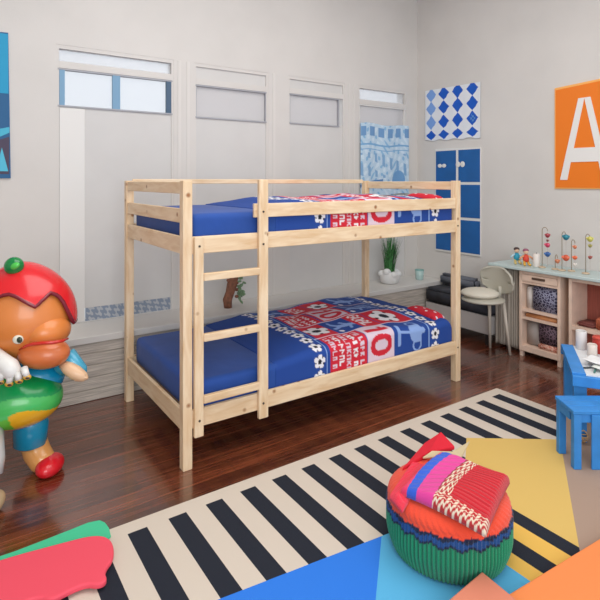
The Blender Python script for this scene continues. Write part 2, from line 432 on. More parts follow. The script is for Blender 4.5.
def ball(u, v, r):
    disc(u, v, r*.62, WHT)
    for k in range(5):
        a = 2*PI*k/5+.5; disc(u+r*.62*math.cos(a), v+r*.62*math.sin(a), r*.38, WHT)
    disc(u, v, r*.34, BLK)
    for k in range(5):
        a = 2*PI*k/5+.5+PI/5; disc(u+r*.75*math.cos(a), v+r*.75*math.sin(a), r*.12, BLK)
FONT = {'G': ["01110", "10001", "10000", "10111", "10001", "10001", "01110"], 'O': ["01110", "10001", "10001", "10001", "10001", "10001", "01110"],
        'A': ["01110", "10001", "10001", "11111", "10001", "10001", "10001"], 'L': ["10000", "10000", "10000", "10000", "10000", "10000", "11111"],
        '1': ["00100", "01100", "00100", "00100", "00100", "00100", "01110"], '0': ["01110", "11011", "11011", "11011", "11011", "11011", "01110"]}
def text(s, u, v, h, c, w=None, gap=1.0):
    px = h/7; pw = (w or px*5)/5
    for i, ch in enumerate(s):
        for r, row in enumerate(FONT[ch]):
            for k, b in enumerate(row):
                if b == '1': rect(u+i*(pw*6*gap)+k*pw, u+i*(pw*6*gap)+(k+1)*pw, v+h-(r+1)*px, v+h-r*px, c)
def ten(u, v, h):
    rect(u+.03, u+.075, v, v+h, RED); rect(u, u+.03, v+h*.72, v+h*.86, RED)
    disc(u+.165, v+h/2, h/2, RED, .62); disc(u+.165, v+h/2, h*.30, PNK, .42)
def scrib(u0, u1, v, c, t=.010):
    u = u0
    while u < u1:
        w_ = rng.choice([.012, .018, .024]); k = rng.randint(4); a = v-.016; b = v+.014
        line((u, a), (u, b), t, c)
        if k == 0: line((u, b), (u+w_, b), t, c); line((u+w_, a), (u+w_, b), t, c)
        elif k == 1: line((u, a), (u+w_, a), t, c)
        elif k == 2: line((u, v), (u+w_, b), t, c); line((u, v), (u+w_, a), t, c)
        else: line((u, b), (u+w_, v), t, c)
        u += w_+.016+(.02 if rng.rand() < .2 else 0)
def trophy(u, v, s, c):
    line((u-.05*s, v), (u+.05*s, v), .025*s, c); line((u, v), (u, v+.10*s), .022*s, c)
    disc(u, v+.15*s, .058*s, c); rect(u-.06*s, u+.06*s, v+.15*s, v+.20*s, c)
    ring(u-.075*s, v+.16*s, .035*s, .012*s, c); ring(u+.075*s, v+.16*s, .035*s, .012*s, c); disc(u, v+.215*s, .02*s, c)
def player(u, v, s, c):
    disc(u+.02*s, v+.185*s, .024*s, c); line((u+.01*s, v+.15*s), (u-.01*s, v+.08*s), .06*s, c)
    line((u+.02*s, v+.15*s), (u+.08*s, v+.12*s), .022*s, c); line((u-.01*s, v+.145*s), (u-.07*s, v+.12*s), .022*s, c)
    line((u-.02*s, v+.07*s), (u-.06*s, v+.035*s), .034*s, c); line((u-.06*s, v+.035*s), (u-.10*s, v+.03*s), .022*s, c)
    line((u, v+.07*s), (u+.03*s, v+.01*s), .032*s, c); disc(u+.09*s, v+.02*s, .02*s, WHT)
pa, pb = .40, 1.355                         # panel from v=.40 to 1.33
cols = [(.02, .31), (.31, .60), (.60, .89), (.89, 1.21)]
rect(.02, 1.21, pa-.012, pb+.012, LBL); rect(.03, 1.20, pa, pb, NAVY)
# column at the back
u0, u1 = cols[0]
rect(u0+.01, u1, .42, .62, NAVY); player(.16, .43, 1, LBL)
rect(u0+.01, u1, .63, .84, RED); text('GOAL', .05, .68, .10, WHT, .05, .92)
rect(u0+.01, u1, .85, 1.06, RED); ball(.17, .95, .09)
rect(u0+.01, u1, 1.07, 1.345, NAVY); player(.17, 1.10, 1.1, LBL)
u0, u1 = cols[1]
rect(u0, u1, .42, .68, RED)
for k in range(4): scrib(u0+.03, u1-.03, .46+k*.056, WHT)
rect(u0, u1, .69, .97, RED); rect(u0+.02, u1-.02, .71, .95, PNK); ten(u0+.03, .73, .20)
rect(u0, u1, .98, 1.345, NAVY); player(u0+.15, 1.0, 1, LBL)
for k in range(3): scrib(u0+.06, u1-.05, 1.20+k*.04, LBL)
u0, u1 = cols[2]
rect(u0, u1, .42, .62, RED); ball((u0+u1)/2, .52, .1)
rect(u0, u1, .63, .84, NAVY); player((u0+u1)/2, .66, 1, LBL)
rect(u0, u1, .85, 1.02, RED); text('GOAL', u0+.02, .88, .11, WHT, .052, .95)
rect(u0, u1, 1.03, 1.345, RED); disc((u0+u1)/2, 1.17, .02, WHT); ball((u0+u1)/2, 1.17, .12)
u0, u1 = cols[3]
rect(u0, u1, .42, .74, RED)
for k in range(5): scrib(u0+.03, u1-.03, .46+k*.06, WHT if k % 2 else PNK)
rect(u0, u1, .75, 1.00, PNK); ten(u0+.035, .775, .20)
rect(u0, u1, 1.01, 1.345, NAVY); trophy((u0+u1)/2, 1.05, 1.15, LBL)
for c0 in (.31, .60, .89): rect(c0-.005, c0+.005, pa, pb, PNK)
for k in range(12):
    ball(.06+k*.103, .335, .046); ball(.06+k*.103, 1.43, .046)
rect(0, 1.24, 1.60, 1.62, (40, 70, 150))
# surface
def duvet_mesh():
    yb, yf = Y1-.05, Y0+.034
    Wt = yb-yf; P = np.zeros((NU, NV, 3))
    for i in range(NU):
        s = i/(NU-1)*LU
        r = .05
        if s < Wt-r: yy, zz, t = yb-s, 0.0, 0
        elif s < Wt-r+r*PI/2:
            a = (s-(Wt-r))/r; yy = yf+r-r*math.sin(a); zz = -r+r*math.cos(a); t = 1
        else: yy, zz, t = yf, -r-(s-(Wt-r+r*PI/2)), 1
        for j in range(NV):
            v = j/(NV-1)*LV; x = V0+v
            e = min(1, min(v, LV-v)/.07); lf = min(1, v/.42); lf = lf*lf*(3-2*lf); hx = .006*e+.032*lf*math.sqrt(max(0, 1-(1-e)**2)); e *= lf
            b = .010*math.sin(v*7+1.2*s)+.007*math.sin(s*11-v*4)+.004*math.sin(v*23+s*9)
            bul = .022*math.sin(min(1, s/Wt)*PI)
            k = 1.0 if zz > -.05 else max(0, 1+(zz+.05)/.05)
            P[i, j] = (x, yy, .478+zz+(hx-.022+(b+bul)*e)*k-.002*(i == 0))
    return P
P = duvet_mesh()
me = grid_mesh('duvet', P, img)
M_duv = colmat('printed_duvet', .85, .12, 260)
me.materials.append(M_duv)
dv = bpy.data.objects.new('duvet', me); C.objects.link(dv)
sd = dv.modifiers.new('thick', 'SOLIDIFY'); sd.thickness = .010; sd.offset = -1
tag(dv, 'blue and red football print duvet on the lower bunk', 'duvet')
d2 = dv.copy(); C.objects.link(d2); d2.location = (0, 0, .936)
tag(d2, 'blue and red football print duvet on the upper bunk', 'duvet')
# pillows under the duvet end
def pillow(z):
    bm = ell((3.16, 3.12, z), (.165, .30, .055), nu=40, nv=20)
    for v in bm.verts:
        d = v.co-Vector((3.16, 3.12, z)); v.co = Vector((3.16, 3.12, z))+Vector((d.x*(1+.25*abs(d.y)/.3), d.y*(1+.2*abs(d.x)/.165), d.z))
    return bm
M_pil = mat('red_pillowcase', (208, 28, 44), .8, vary=.1, vscale=20)
for z, lab in ((.515, 'lower'), (1.450, 'upper')):
    nx, ny = 70, 110
    A, B = np.meshgrid(np.linspace(-1, 1, nx), np.linspace(-1, 1, ny), indexing='ij')
    th = .045*np.sqrt(np.clip(1-A**4, 0, 1))*np.sqrt(np.clip(1-B**4, 0, 1))
    cl = np.zeros((nx, ny, 3)); cl[:] = (206, 30, 50)
    cl[(np.sin(A*5+1)*np.sin(B*9+1) > .75)] = (230, 214, 222)
    bm_top = np.stack([3.222+A*.062, 2.93+B*.16, z+th-.028+.008*B], -1)
    o = obj('pillow', grid_mesh('pillow', bm_top, cl), colmat('pillow_print_'+lab), smooth=True)
    s = o.modifiers.new('thick', 'SOLIDIFY'); s.thickness = .02; s.offset = -1
    tag(o, 'red printed pillow at the right end of the %s bunk' % lab, 'pillow')

# ------------------------------------------------------------------ pictures and hangings
# blue poster on the left of the window wall
pr = thing('poster', 'blue abstract poster on the wall at the left edge', 'poster', (.07, WY-.001, 1.59))
def py(name, poly, d, m): return obj(name, prism_y(poly, -d, 0), m, pr)
py('print', [(-.32, 0), (.316, 0), (.30, 1.05), (-.32, 1.03)], .012, mat('poster_navy', (28, 92, 140), .6))
def layer(poly, d, c, nm, parent, x0=0): return obj(nm, prism_y(poly, -d, -.0121), mat(nm, c, .6), parent)
layer([(-.32, .61), (.302, .61), (.299, 1.04), (-.31, 1.03)], .0135, (22, 152, 196), 'cyan_field', pr)
layer([(-.32, .03), (.305, .03), (.307, .30), (.15, .24), (-.1, .30), (-.32, .2)], .0135, (72, 62, 84), 'mauve_field', pr)
layer([(.10, .16), (.2, .27), (.308, .33), (.307, .37), (.2, .34), (.08, .26)], .0150, (70, 178, 206), 'cyan_arc', pr)
layer([(.22, .05), (.30, .05), (.26, .22)], .0150, (80, 186, 214), 'cyan_wedge', pr)

# diamond print cloth on the right wall
ny_, nz_ = 200, 170
Yc, Zc = np.meshgrid(np.linspace(4.165, 3.414, ny_), np.linspace(0, 1, nz_), indexing='ij')
a = (4.165-Yc)/.751
zb = 2.035+.008*np.sin(a*24+1)-.012*a; ztp = 2.612-.01*a+.0
Z = zb+(ztp-zb)*Zc
cl = np.zeros((ny_, nz_, 3)); cl[:] = (226, 230, 236)
cx = [.12, .36, .61, .87]; rows = [2.55, 2.395, 2.235, 2.09]
for i, u in enumerate(cx):
    for j, r in enumerate(rows):
        dd = abs(a-u)/.098+abs(Z-r)/(.080 if j < 3 else .055)
        wob = .05*np.sin(a*60+Z*40)
        c = (120, 160, 222) if i == 0 and j < 3 else (10, 86, 190)
        cl[dd+wob < 1] = c
        if i == 3 and j == 2: cl[(dd+wob < .62) & (np.sin(a*120)*np.sin(Z*150) > 0)] = (90, 140, 200)
P = np.stack([WX-.012-.002*np.sin(a*26), Yc, Z], -1)
o = obj('wall_hanging', grid_mesh('wall_hanging', P, cl), colmat('diamond_cloth'))
s = o.modifiers.new('thick', 'SOLIDIFY'); s.thickness = .004
tag(o, 'white cloth with rows of blue diamonds on the right wall', 'wall hanging')

# blue panelled board under it
bd = thing('pin_board', 'deep blue panelled board with white dividers under the diamond cloth', 'board', (WX-.001, 3.71, .785))
obj('frame', prism_x([(-.30, 0), (.30, 0), (.30, 1.15), (-.30, 1.135)], -.014, 0), M_white, bd)
M_bl = mat('board_blue', (20, 92, 160), .55, vary=.06, vscale=6)
for (ya, yb_) in ((.012, .29), (-.296, -.022)):
    for (za, zb_) in ((.02, .365), (.395, .745), (.775, 1.12)):
        obj('blue_panel', bx(-.018, -.0145, ya, yb_, za, zb_), M_bl, bd)
for c0, k in ((.20, .0), (-.05, .01)):
    bm = bmesh.new()
    for s_ in (-1, 1):
        ell((-.022, c0+s_*.03, .955+k), (.004, .03, .022+k), bm, 16, 8)
    obj('paper_butterfly', bm, M_white, bd)

# orange letter sign
sg = thing('letter_sign', 'orange sign with a large white letter A on the right wall', 'sign', (WX-.001, 2.36, 1.50))
obj('border', prism_x([(-.26, .002), (.255, 0), (.255, .915), (-.26, .945)], -.012, 0), mat('sign_edge', (246, 178, 96), .6), sg)
obj('panel', prism_x([(-.25, .012), (.243, .012), (.243, .895), (-.25, .925)], -.016, -.0121), mat('sign_orange', (238, 124, 22), .6), sg)
bm = bmesh.new(); s0, s1_ = -.021, -.0161
AC = on_x(585.5, 100, WX).y-2.36
low = [(p_[0]+AC, p_[1]) for p_ in ((-.215, .08), (-.150, .08), (-.119, .235), (-.0925, .36), (-.010, .745), (0, .795), (-.052, .795))]
prism_x(low, s0, s1_, bm); prism_x([(2*AC-p_[0], p_[1]) for p_ in low][::-1], s0, s1_, bm)
prism_x([(AC-.1185, .237), (AC+.1185, .237), (AC+.093, .36), (AC-.093, .36)], s0, s1_, bm)
obj('letter', bm, mat('letter_white', (232, 230, 226), .6), sg)

# light blue printed cloth over the fourth window
n1, n2 = 160, 160
A, B = np.meshgrid(np.linspace(0, 1, n1), np.linspace(0, 1, n2), indexing='ij')
cl = np.zeros((n1, n2, 3)); cl[:] = (188, 212, 230)
nse = np.sin(A*37+3*np.sin(B*9))*np.sin(B*31+2*np.sin(A*13))
cl[nse > .45] = (206, 224, 238); cl[nse < -.6] = (140, 184, 218)
cl[(B > .82) & (B < .95) & (np.sin(A*34)+.5*np.sin(A*71) > .1)] = (112, 154, 198)
cl[(abs(B-.70) < .012) | (abs(B-.63) < .006)] = (120, 170, 212)
cl[(B > .25) & (B < .58) & (np.sin(A*42+B*2) > .45) & (np.sin(B*22+A*7) > -.3)] = (130, 170, 208)
cl[(((A-.78)/.14)**2+((B-.2)/.14)**2 < 1)] = (112, 160, 206)
cl[(abs(B-.12-.2*A) < .02) & (A < .45)] = (84, 130, 184)
P = np.stack([3.705+A*.73, WY-.02-.006*np.sin(A*14), 1.42+B*.78+.01*np.sin(A*9)], -1)
o = obj('wall_hanging', grid_mesh('wall_hanging', P, cl), colmat('blue_print_cloth')); s = o.modifiers.new('thick', 'SOLIDIFY'); s.thickness = .004
tag(o, 'light blue printed cloth hanging over the window nearest the corner', 'wall hanging')

# ------------------------------------------------------------------ things on the sill
def grass_pot():
    t = thing('potted_plant', 'green grass plant in a lumpy white pot on the sill', 'plant', (3.96, 4.10, .466))
    bm = lathe([(.055, 0), (.09, .01), (.105, .06), (.11, .10), (.10, .13), (.085, .125), (.08, .10)], n=28)
    for k in range(7):
        a = k*.9; ell((.085*math.cos(a), .085*math.sin(a), .115+.02*math.sin(k*2)), (.045, .04, .035), bm, 14, 8)
    obj('pot', bm, mat('white_ceramic', (232, 232, 230), .5), t, smooth=True)
    bm = bmesh.new()
    for k in range(120):
        a = random.uniform(0, 2*PI); r = random.uniform(0, .055); h = random.uniform(.24, .42); ln = random.uniform(.02, .11)
        d = Vector((math.cos(a), math.sin(a), 0)); n_ = Vector((-d.y, d.x, 0)); b0 = d*r+Vector((0, 0, .10)); prev = None
        for q in range(6):
            f = q/5; p = b0+d*ln*f*f+Vector((0, 0, h*f)); ww = .006*(1-f**2)+.0008
            c = (bm.verts.new(p-n_*ww), bm.verts.new(p+n_*ww))
            if prev: bm.faces.new((prev[0], prev[1], c[1], c[0]))
            prev = c
    obj('leaves', bm, mat('grass_green', (58, 120, 62), .6, vary=.35, vscale=40), t)
grass_pot()
bmx = thing('potted_cactus', 'knobbly brown cactus trunk with green leaves on the sill behind the ladder', 'plant', (2.06, 4.10, .466))
bm = bmesh.new()
tube([(-.03, 0, 0), (-.035, 0, .07), (-.01, 0, .13), (.01, 0, .20), (.03, 0, .26), (.035, 0, .29)], [.034, .04, .038, .045, .036, .015], bm)
for k in range(7): ell((.05 if k % 2 else -.03, -.01, .06+k*.03), (.018, .02, .014), bm, 10, 6)
obj('trunk', bm, mat('brown_bark', (140, 92, 70), .8, vary=.25, vscale=25, bump=.4, bscale=50), bmx, smooth=True)
bm = bmesh.new()
for k in range(26):
    a = random.uniform(-1.2, 1.6); c = Vector((.06+.06*random.random(), random.uniform(-.03, .03), random.uniform(.02, .28)))
    ell(c, (.022, .006, .010), bm, 8, 5, Matrix.Rotation(a, 4, 'Y'))
obj('leaves', bm, mat('sage_leaf', (120, 150, 112), .7, vary=.2, vscale=30), bmx)
o = thing('glass_cup', 'small mint glass cup on the corner of the sill', 'cup', (4.38, 4.06, .466))
obj('bowl', lathe([(.036, 0), (.042, .005), (.05, .11), (.046, .11), (.039, .01)], n=24), mat('mint_glass', (176, 204, 200), .2), o, smooth=True)
obj('rim', tube([(.048*math.cos(2*PI*k/24), .048*math.sin(2*PI*k/24), .11) for k in range(24)], .004, n=8, closed=True), mat('mint_rim', (120, 176, 170), .3), o, smooth=True)

# ------------------------------------------------------------------ low bench in the corner
bn = thing('storage_bench', 'low white storage bench with a charcoal cushion in the corner', 'bench', (4.42, 3.47, 0))
obj('base', bx(-.15, .16, -.40, .40, .10, .275), mat('bench_white', (196, 190, 186), .6), bn, bevel=.006)
M_foot = mat('bench_foot', (40, 34, 34), .6)
for x in (-.12, .12):
    for yy in (-.36, .36): obj('foot', bx(x-.02, x+.02, yy-.02, yy+.02, 0, .10), M_foot, bn)
bm = bx(-.165, .165, -.41, .405, .277, .435); bmesh.ops.bevel(bm, geom=bm.edges[:], offset=.03, segments=4, affect='EDGES')
obj('cushion', bm, mat('charcoal_fabric', (62, 64, 72), .85, vary=.15, vscale=10, bump=.2, bscale=60), bn, smooth=True)
bm = bx(.06, .165, -.08, .405, .437, .56); bmesh.ops.bevel(bm, geom=bm.edges[:], offset=.03, segments=4, affect='EDGES')
obj('bolster', bm, mat('slate_fabric', (104, 108, 118), .85, bump=.2, bscale=60), bn, smooth=True)

# pale shell chair
ch = thing('shell_chair', 'pale grey moulded chair with a cream seat pad beside the desk', 'chair', (4.06, 2.945, 0), -.12)
M_shell = mat('greige_plastic', (186, 182, 168), .45)
# back: rounded rectangle shell curved around
n1, n2 = 30, 20
A, B = np.meshgrid(np.linspace(-1, 1, n1), np.linspace(-1, 1, n2), indexing='ij')
wd = .19*np.power(np.clip(1-np.abs(B)**5*.35, 0, 1), 1)
P = np.stack([.06*A**2*0-.0+.12+.05*(1-A**2)-.02*B, A*wd, .66+B*.125-.02*np.abs(A)**3*np.sign(B)], -1)
o = obj('backrest', grid_mesh('backrest', P), M_shell, ch, smooth=True); s = o.modifiers.new('t', 'SOLIDIFY'); s.thickness = .02
bm = ell((-.03, .02, .495), (.19, .19, .03), nu=36, nv=16)
obj('seat', bm, M_shell, ch, smooth=True)
bm = ell((-.03, .06, .545), (.17, .17, .045), nu=36, nv=16)
obj('seat_pad', bm, mat('cream_pad', (214, 208, 192), .9, bump=.3, bscale=40), ch, smooth=True)
obj('back_support', tube([(.14, 0, .50), (.165, 0, .55), (.16, 0, .60)], .018), M_shell, ch, smooth=True)
for a, b in ((.14, -.10), (.14, .10)):
    obj('leg', tube([(a*.8, b*.8, .49), (a*1.15, b*1.15, 0)], [.016, .012]), mat('leg_wood', (206, 196, 182), .5), ch, smooth=True)

# ------------------------------------------------------------------ desk, curtain, shelves
M_mint = mat('mint_laminate', (190, 206, 204), .4)
dk = thing('desk', 'long narrow pale mint desktop along the right wall', 'desk', (4.41, 2.2, 0))
obj('desktop', bx(-.185, .188, -1.0, .86, .772, .800), M_mint, dk, bevel=.006)
obj('support_rail', bx(.14, .17, -1.0, .86, .70, .771), M_white, dk)
for yy in (-.95, .80): obj('leg', bx(.06, .12, yy-.02, yy+.03, 0, .771), M_white, dk, bevel=.003)
# curtain with pleats
n1, n2 = 160, 20
A, B = np.meshgrid(np.linspace(0, 1, n1), np.linspace(0, 1, n2), indexing='ij')
P = np.stack([4.36+.022*np.sin(A*62)+.008*np.sin(A*23), 2.785+A*.265, .03+B*.725], -1)
o = obj('curtain', grid_mesh('curtain', P), mat('curtain_linen', (186, 176, 164), .9), smooth=True); s = o.modifiers.new('t', 'SOLIDIFY'); s.thickness = .004
tag(o, 'beige pleated curtain hanging under the left end of the desk', 'curtain')

M_cab = mat('blush_wood', (232, 204, 184), .5, vary=.06, vscale=8)
def cabinet(y0, y1, shelves, label, depth=.27, x0=4.27):
    yc = (y0+y1)/2; t = thing('shelf_unit', label, 'cabinet', (x0, yc, 0)); h = (y1-y0)/2; T = .026
    bm = bmesh.new()
    bx(0, depth, -h, -h+T, .05, .765, bm); bx(0, depth, h-T, h, .05, .765, bm); bx(0, depth, -h+T, h-T, .74, .765, bm); bx(0, depth, -h+T, h-T, .05, .10, bm)
    obj('carcass', bm, M_cab, t, bevel=.003)
    return t, h, T
sh, h, T = cabinet(2.385, 2.765, 0, 'blush coloured shelf unit with a drawer, nearer the curtain')
obj('back_panel', bx(.25, .262, -h+T, h-T, .10, .74), mat('pink_back', (214, 178, 164), .6), sh)
for z in (.405, .335, .655): obj('shelf', bx(.004, .25, -h+T, h-T, z, z+.022), M_cab, sh)
dr = obj('drawer', bx(-.006, .20, -h+T+.003, h-T-.003, .679, .738), M_cab, sh, bevel=.003)
obj('handle', bx(-.016, -.006, -.06, .06, .703, .722), mat('dark_handle', (88, 66, 54), .5), dr, bevel=.003)
for i in range(4): obj('foot', bx((.01, .23)[i % 2], (.04, .26)[i % 2], (-h, h-.03)[i//2], (-h+.03, h)[i//2], 0, .05), M_cab, sh)
c2, h2, T2 = cabinet(1.52, 2.315, 0, 'wide blush coloured open cabinet lined in brick red')
obj('back_panel', bx(.25, .262, -h2+T2, h2-T2, .10, .74), mat('brick_back', (158, 84, 70), .7, vary=.1, vscale=5, stretch=(1, 20, 1)), c2)
for z in (.345,): obj('shelf', bx(.0, .25, -h2+T2, h2-T2, z, z+.03), M_cab, c2)
for i in range(4): obj('foot', bx((.01, .23)[i % 2], (.04, .26)[i % 2], (-h2, h2-.03)[i//2], (-h2+.03, h2)[i//2], 0, .05), M_cab, c2)

def pat_mat(name, a, b, sc):
    m = mat(name, a, .8); nt = m.node_tree; tc = nt.nodes.new('ShaderNodeTexCoord')
    v = nt.nodes.new('ShaderNodeTexVoronoi'); v.inputs['Scale'].default_value = sc; v.feature = 'DISTANCE_TO_EDGE'
    nt.links.new(tc.outputs['Object'], v.inputs['Vector'])
    r = nt.nodes.new('ShaderNodeValToRGB'); r.color_ramp.interpolation = 'CONSTANT'; r.color_ramp.elements[0].color = (*lin(a), 1); r.color_ramp.elements[1].color = (*lin(b), 1); r.color_ramp.elements[1].position = .12
    nt.links.new(v.outputs['Distance'], r.inputs[0]); nt.links.new(r.outputs[0], nt.nodes['Principled BSDF'].inputs['Base Color']); return m
def soft_box(name, x0, x1, y0, y1, z0, z1, m, label, cat, r=.012):
    bm = bx(x0, x1, y0, y1, z0, z1); bmesh.ops.bevel(bm, geom=bm.edges[:], offset=r, segments=3, affect='EDGES')
    return tag(obj(name, bm, m, smooth=True), label, cat)
soft_box('fabric_box', 4.30, 4.50, 2.425, 2.655, .428, .64, pat_mat('navy_print', (150, 150, 172), (52, 48, 76), 42), 'dark navy patterned fabric box on the upper shelf', 'storage box')
soft_box('fabric_box', 4.32, 4.50, 2.665, 2.73, .428, .62, mat('white_cloth', (214, 206, 200), .8), 'narrow white box beside the navy patterned box', 'storage box')
soft_box('fabric_box', 4.30, 4.50, 2.42, 2.60, .15, .325, pat_mat('plum_print', (120, 96, 110), (50, 34, 44), 38), 'dark plum patterned box on the bottom shelf', 'storage box')
soft_box('fabric_box', 4.33, 4.50, 2.61, 2.73, .102, .31, mat('grey_cloth', (176, 166, 160), .8), 'pale grey box beside the plum patterned box', 'storage box')
soft_box('folded_cloth', 4.295, 4.50, 2.42, 2.60, .101, .145, pat_mat('coral_print', (230, 190, 170), (196, 92, 66), 60), 'coral printed folded cloth under the plum box', 'cloth', .008)
soft_box('book', 4.30, 4.48, 2.44, 2.72, .358, .385, mat('orange_cover', (214, 148, 96), .6), 'flat orange book lying on the middle shelf', 'book', .003)
soft_box('toy_box', 4.31, 4.47, 1.75, 2.12, .376, .47, mat('orange_box', (190, 100, 70), .6), 'orange box inside the brick red cabinet', 'storage box')
soft_box('folded_cloth', 4.31, 4.48, 2.13, 2.27, .376, .41, mat('dark_red_cloth', (116, 60, 54), .8), 'dark red folded cloth in the wide cabinet', 'cloth')

# small things on the desktop
DZ = .801
def doll(x, y, body, arms, hair, legs, label):
    t = thing('small_doll', label, 'toy', (x, y, DZ), .9)
    obj('body', tube([(0, 0, .035), (0, 0, .06), (0, 0, .10)], [.022, .028, .016], n=16), mat('doll_body', body, .6), t, smooth=True)
    obj('head', ell((0, 0, .125), (.022, .022, .024), nu=18, nv=12), mat('doll_skin', (226, 190, 160), .6), t, smooth=True)
    obj('hair', ell((.004, 0, .137), (.024, .026, .018), nu=18, nv=12), mat('doll_hair', hair, .8), t, smooth=True)
    for s_ in (-1, 1):
        obj('arm', tube([(0, s_*.018, .09), (-.01, s_*.045, .075), (-.012, s_*.06, .06)], [.009, .008, .008], n=10), mat('doll_arm', arms, .6), t, smooth=True)
        obj('leg', tube([(0, s_*.012, .045), (-.02, s_*.02, .015), (-.045, s_*.024, .011)], [.012, .011, .010], n=10), mat('doll_leg', legs, .6), t, smooth=True)
doll(4.38, 2.86, (40, 150, 180), (180, 210, 220), (70, 52, 50), (214, 190, 120), 'small doll in turquoise with dark hair on the desk end')
doll(4.36, 2.755, (214, 70, 50), (222, 160, 120), (150, 90, 110), (220, 170, 70), 'small doll in red and yellow on the desk')
t = thing('candle', 'thick white pillar candle on the desk', 'candle', (4.38, 2.665, DZ))
obj('wax', lathe([(.028, 0), (.03, .004), (.03, .112), (.024, .118), (.004, .112)], n=24), mat('candle_wax', (228, 220, 212), .5), t, smooth=True)
obj('wick', tube([(0, 0, .11), (.002, 0, .128)], .002, n=8), mat('wick', (60, 50, 46), .8), t)
def bead_stand(x, y, hgt, beads, label, arch=.05, base=(200, 178, 150)):
    t = thing('bead_stand', label, 'toy', (x, y, DZ))
    obj('base', lathe([(.03, 0), (.03, .008), (.022, .012)], n=20), mat('stand_base', base, .5), t, smooth=True)
    pts = [(0, 0, .01), (0, 0, hgt-.03)]+[(0, -arch/2+arch/2*math.cos(a), hgt-.03+.03*math.sin(a)) for a in [PI*k/10 for k in range(1, 11)]]
    obj('wire', tube(pts, .0028, n=8), mat('stand_wire', (150, 130, 100), .4, metal=.4), t, smooth=True)
    obj('string', tube([(0, -arch, hgt-.03), (0, -arch, .02)], .0015, n=6), mat('string', (190, 176, 168), .8), t)
    for z, r, c in beads:
        obj('bead', ell((0, -arch, z), (r, r, r*1.05), nu=16, nv=10), mat('bead', c, .4), t, smooth=True)
        for k in range(3):
            a = 2*PI*k/3+z*20; obj('bead', ell((r*.9*math.cos(a), -arch+r*.9*math.sin(a), z+.006), (r*.5, r*.5, r*.5), nu=12, nv=8), mat('bead', [min(255, v+35) for v in c], .4), t, smooth=True)
bead_stand(4.37, 2.605, .36, [(.29, .019, (158, 56, 66)), (.245, .010, (120, 72, 66)), (.205, .020, (200, 62, 96)), (.125, .022, (44, 88, 150))], 'wire stand with red, pink and blue beads on the desk')
bead_stand(4.36, 2.42, .335, [(.29, .024, (30, 120, 140)), (.115, .026, (206, 86, 54))], 'stand with a teal bead above an orange one', .035)
bead_stand(4.40, 2.36, .27, [(.21, .015, (206, 120, 84)), (.12, .017, (216, 100, 60)), (.06, .012, (220, 210, 200))], 'short stand with copper coloured beads', .03)
bead_stand(4.37, 2.485, .13, [(.075, .018, (204, 122, 84))], 'lowest bead stand with a single copper bead', .02)
bead_stand(4.38, 2.23, .33, [(.29, .022, (196, 190, 90)), (.235, .014, (150, 140, 70)), (.14, .014, (150, 70, 60))], 'stand with yellow green beads at the right edge', .035)

# ------------------------------------------------------------------ blue children's table and stool
M_blue = mat('blue_paint', (52, 138, 214), .5, vary=.07, vscale=9)
ta = math.atan2(-.337, -.484)
TP = on_z(572.5, 373.5, .43); TZ = -.07
tb = thing('play_table', 'bright blue low play table covered in craft things', 'table', (TP.x, TP.y, 0), math.atan2(-.484, .337))
# local x runs right along the front edge, local y runs back along the left edge
LX, LY = .75, (on_z(561, 342.5, .43)-TP).length
obj('apron', bx(0, LX, 0, .028, .355, .417), M_blue, tb, bevel=.004)
obj('apron', bx(0, LX, LY-.028, LY, .355, .417), M_blue, tb, bevel=.004)
obj('side_board', bx(0, .075, .0285, LY-.0285, .40, .43), M_blue, tb, bevel=.004)
obj('side_board', bx(LX-.06, LX, .0285, LY-.0285, .40, .43), M_blue, tb, bevel=.004)
obj('table_top', bx(.076, LX-.061, .0285, LY-.0285, .404, .424), mat('white_top', (226, 228, 230), .4), tb)
for a, b in ((.012, .012), (LX-.09, .012), (.012, LY-.09), (LX-.09, LY-.09)):
    obj('leg', bx(a, a+.07, b+.03 if b < .1 else b-.03, b+.085 if b < .1 else b+.04, .0125, .3995), M_blue, tb, bevel=.004)
RZ = tb.rotation_euler.z
def on_table(x, y): 
    return Vector((TP.x, TP.y, .4245))+Vector((x*math.cos(RZ)-y*math.sin(RZ), x*math.sin(RZ)+y*math.cos(RZ), 0))
def cyl(name, p, r, h_, c, label, cat, lid=None):
    t = thing(name, label, cat, p)
    obj('body', lathe([(r*.92, 0), (r, .003), (r, h_-.004), (r*.9, h_), (r*.86, h_-.006), (r*.84, .01)], n=24), mat(name+'_skin', c, .5), t, smooth=True)
    if lid: obj('rim', lathe([(r*1.03, h_-.012), (r*1.04, h_-.002), (r*.9, h_+.004)], n=24), mat(name+'_rim', lid, .5), t, smooth=True)
    return t
cyl('paint_pot', on_table(.118, LY-.085), .034, .125, (222, 218, 216), 'tall white pot at the far left corner of the blue table', 'pot')
cyl('paint_pot', on_table(.22, LY-.13), .042, .105, (178, 48, 38), 'red pot on the blue table', 'pot', (200, 72, 56))
cyl('paint_pot', on_table(.165, LY-.21), .030, .075, (226, 214, 204), 'short cream pot in front of the red one', 'pot')
cyl('paint_pot', on_table(.32, LY-.09), .03, .05, (206, 160, 140), 'small pinkish pot behind the paper tray', 'pot')
